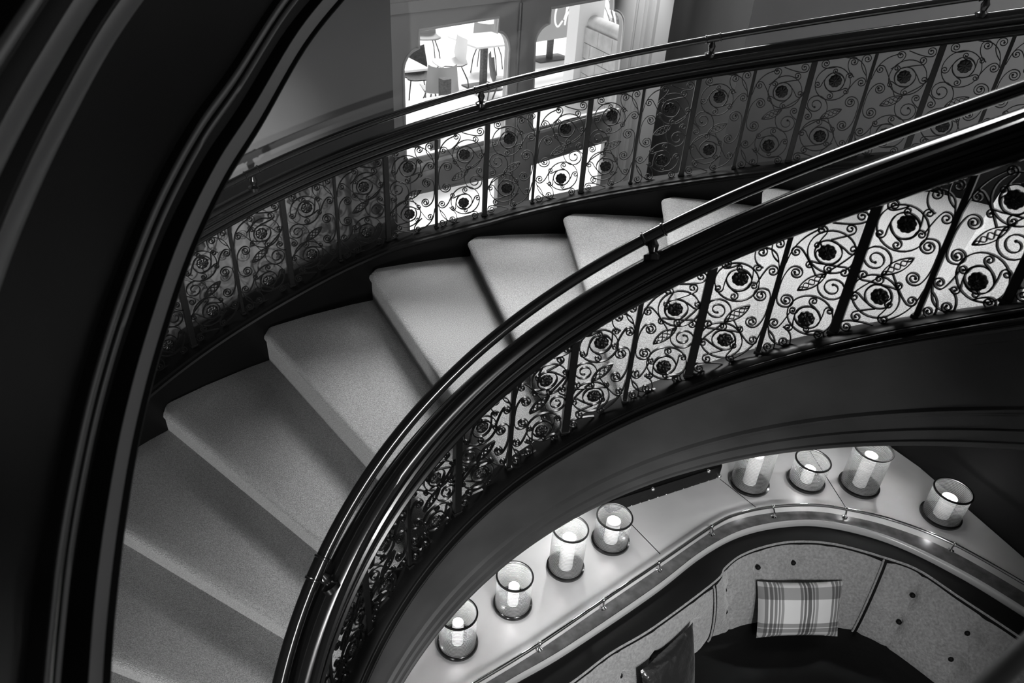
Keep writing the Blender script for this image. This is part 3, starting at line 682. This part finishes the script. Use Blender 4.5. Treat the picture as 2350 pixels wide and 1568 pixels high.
vx = ramp(sep.outputs[0], [(0, .6), (.06, .25), (.10, .9), (.12, .25), (.155, .9), (.17, .3), (.20, .95), (.215, .35), (.235, .95), (.25, .45), (.28, 1.0), (.47, .35), (.50, .95), (.515, .2), (.54, .95), (.555, .2), (.60, .95), (.615, .3), (.635, .9), (.65, .5), (.68, 1.0), (.85, .3), (.88, .9), (.895, .3), (.93, .9), (.945, .35), (.97, .9)])
vy = ramp(sep.outputs[1], [(0, .9), (.08, .45), (.30, 1.0), (.72, .42), (.80, .9), (.82, .4), (.90, .8)])
mx = nt.nodes.new('ShaderNodeMix'); mx.data_type = 'RGBA'; mx.blend_type = 'MULTIPLY'; mx.inputs[0].default_value = 1
nt.links.new(vx.outputs[0], mx.inputs[6]); nt.links.new(vy.outputs[0], mx.inputs[7])
m2 = nt.nodes.new('ShaderNodeMix'); m2.data_type = 'RGBA'; m2.blend_type = 'MULTIPLY'; m2.inputs[0].default_value = 1; m2.inputs[7].default_value = (.62, .62, .62, 1)
nt.links.new(mx.outputs[2], m2.inputs[6]); nt.links.new(m2.outputs[2], bs.inputs['Base Color'])
cushion('plaid_cushion', [(1.655, 3.14, .80), (2.22, 3.19, .80), (2.19, 2.97, .53), (1.66, 2.92, .53)], .06, plaid, 'plaid rectangular cushion leaning on the middle of the curved backrest')
satin = mat('black_satin', .012, .25, bump=(7, .8, .03), sheen=.2)
cushion('black_cushion', [(.83, 2.44, .84), (1.17, 2.76, .86), (1.20, 2.52, .50), (.93, 2.22, .50)], .07, satin, 'black satin cushion slumped against the left end of the backrest')

# ------------------------------------------------------------------ outside the door
GZ = 1.3
bm = bmesh.new(); loft(bm, [[(-14, 5.0, z), (-1.5, 5.12, z), (3.6, 10.6, z), (14, 30, z), (-14, 30, z)] for z in (GZ - .1, GZ)], True, True); struct('ground_terrace', bm, paving)
def table(x, y, a, w, d, label, top=white_m, leg=dkfurn, h=.75):
    o = empty('terrace_table', (x, y, GZ), label, 'table'); rz = Matrix.Rotation(a, 3, 'Z')
    bm = bmesh.new(); box(bm, (0, 0, h - .015), (w, d, .03), rz); bmesh.ops.bevel(bm, geom=bm.edges[:], offset=.006, segments=2, affect='EDGES'); obj('table_top', bm, top, o, world=False)
    bm = bmesh.new(); box(bm, (0, 0, (h - .04) / 2), (.09, .09, h - .04), rz); obj('pedestal', bm, leg, o, world=False)
    bm = bmesh.new(); box(bm, (0, 0, .012), (w * .6, d * .6, .024), rz); obj('foot_plate', bm, leg, o, world=False)
def chair(x, y, a, label, m):
    o = empty('terrace_chair', (x, y, GZ), label, 'chair', 'outdoor chairs on the terrace'); rz = Matrix.Rotation(a, 3, 'Z')
    bm = bmesh.new(); N = 14; grid = []
    prof = [(-.22, .44), (-.20, .455), (-.05, .44), (.10, .435), (.18, .46), (.215, .54), (.235, .66), (.25, .80)]
    for s in (0, .014):
        for yy, zz in prof:
            hw = .23 if zz < .5 else .23 - (zz - .5) * .12
            grid.append([rz @ Vector((hw * (2 * i / N - 1), yy - .05 * (1 - (2 * i / N - 1) ** 2) * 0 + (-.06 * (2 * i / N - 1) ** 2 if zz > .5 else 0), zz + s + .03 * (2 * i / N - 1) ** 4)) for i in range(N + 1)])
    k = len(prof)
    vs = [[bm.verts.new(p) for p in r] for r in grid]
    for b0 in (0, k):
        for r in range(k - 1):
            for i in range(N): bm.faces.new((vs[b0 + r][i], vs[b0 + r][i + 1], vs[b0 + r + 1][i + 1], vs[b0 + r + 1][i]))
    obj('seat_shell', bm, m, o, world=False)
    for sx, sy in ((-1, -1), (1, -1), (-1, 1), (1, 1)):
        bm = bmesh.new(); tube(bm, [rz @ Vector((sx * .14, sy * .12, .44)), rz @ Vector((sx * .20, sy * .2, .25)), rz @ Vector((sx * .23, sy * .23, 0))], .011, 8); obj('leg', bm, dkfurn, o, world=False)
table(-.74, 12.3, R(38), .85, .85, 'white square table in the middle of the left door pane')
table(-1.9, 10.4, R(35), .8, .8, 'white table at the left edge of the left door pane')
table(-1.05, 8.5, R(40), 1.5, .9, 'long white table nearest the glass of the left door', h=.74)
table(.35, 14.6, R(40), 1.3, .7, 'low grey bench table seen through the right door pane', grfurn, h=.55)
chair(-1.62, 11.0, R(30), 'dark mesh chair beside the left edge table', dkfurn)
chair(-1.22, 10.35, R(200), 'grey rounded chair with a dark post in front, below the white table', grfurn)
chair(-1.22, 11.82, R(-60), 'pale shell chair tucked at the near corner of the white square table', white_m)
chair(-.75, 13.4, R(170), 'round backed pale chair behind the white square table', grfurn)
chair(-.35, 11.0, R(100), 'dark chair right of the white square table', dkfurn)
chair(-1.85, 13.6, R(20), 'thin legged chair far behind the left door pane', grfurn)
bm = bmesh.new(); box(bm, (-1.10, 9.95, GZ + .36), (.12, .12, .72), Matrix.Rotation(R(40), 3, 'Z')); tag(obj('terrace_post', bm, dkfurn), 'short dark square post in front of the grey rounded chair', 'post')
# block wall with a rounded coping, seen in the right pane
bw = empty('garden_wall', (.97, 11.4, GZ), 'pale block wall with rounded coping seen in the right door pane', 'wall')
a, b = Vector((.78, 11.9, 0)), Vector((1.85, 9.6, 0)); t = (b - a).normalized(); n = Vector((t.y, -t.x, 0))
bm = bmesh.new(); Lw = (b - a).length
for row in range(5):
    for i in range(-1, 8):
        s0 = max(0, i * .42 + (.21 if row % 2 else 0)); s1 = min(Lw, i * .42 + .41 + (.21 if row % 2 else 0))
        if s1 - s0 < .05: continue
        c = a + t * (s0 + s1) / 2 + n * -.15 + Vector((0, 0, GZ + .11 + row * .22)); box(bm, c, (s1 - s0, .28, .21), Matrix((t, n, Vector((0, 0, 1)))).transposed())
obj('block_courses', bm, brick_m, bw)
bm = bmesh.new(); tube(bm, [a - t * .05 - n * .15 + Vector((0, 0, GZ + 1.15)), b - n * .15 + Vector((0, 0, GZ + 1.15))], .11, 14); obj('coping', bm, brick_m, bw)
bm = bmesh.new(); box(bm, a - t * .18 - n * .1 + Vector((0, 0, GZ + .75)), (.34, .42, 1.5), Matrix((t, n, Vector((0, 0, 1)))).transposed()); obj('end_pier', bm, white_m, bw)
sg = empty('sign_board', (.45, 13.6, GZ), 'grey board with white script letters at the top of the right pane', 'sign')
sx, sn = Vector((.70, .714, 0)), Vector((.714, -.70, 0)); c0 = Vector((.45, 13.6, GZ))
bm = bmesh.new(); box(bm, c0 + Vector((0, 0, .95)), (1.5, .06, .75), Matrix((sx, sn, Vector((0, 0, 1)))).transposed()); obj('board', bm, grfurn, sg)
def stroke(pts, nm):
    bm = bmesh.new(); tube(bm, spline([c0 + sn * .05 + sx * (x - .04) + Vector((0, 0, .98 + z)) for x, z in pts], 8), .014, 8); obj(nm, bm, neon, sg)
stroke([(.12, .20), (.02, .26), (-.10, .12), (-.13, -.08), (-.05, -.20), (.06, -.12)], 'letter_c')
stroke([(.10, -.10), (.20, .16), (.23, .26), (.16, .20), (.13, -.18), (.15, -.06), (.22, .02), (.26, -.04), (.25, -.16), (.30, -.14)], 'letter_h')
def plant(x, y, h, nleaf, spread, label):
    o = empty('terrace_plant', (x, y, GZ), label, 'plant'); bm = bmesh.new()
    for i in range(nleaf):
        a = rng.uniform(0, 6.28); l = h * rng.uniform(.6, 1.1); s = spread * rng.uniform(.4, 1.2); pts = [Vector((s * t_ * math.cos(a), s * t_ * math.sin(a), .25 + l * t_ * (1.2 - .45 * t_))) for t_ in (0, .25, .5, .75, 1)]
        w_ = .02; side = Vector((-math.sin(a), math.cos(a), 0)); rows = [[p - side * w_ * (1 - abs(2 * k / 4 - 1) * .8), p + side * w_ * (1 - abs(2 * k / 4 - 1) * .8)] for k, p in enumerate(pts)]
        loft(bm, rows, False, False)
    obj('leaves', bm, leafm, o, world=False, sharp=80)
    bm = bmesh.new(); lathe(bm, [(.01, 0), (.14, 0), (.18, .28), (.16, .28), (.01, .24)], (0, 0, 0), 20); obj('pot', bm, dkfurn, o, world=False)
plant(1.5, 12.9, 1.5, 60, .5, 'spiky grass plant behind the pale block wall')
plant(-2.05, 9.9, .5, 70, .25, 'bushy pale plant at the left edge of the left pane')
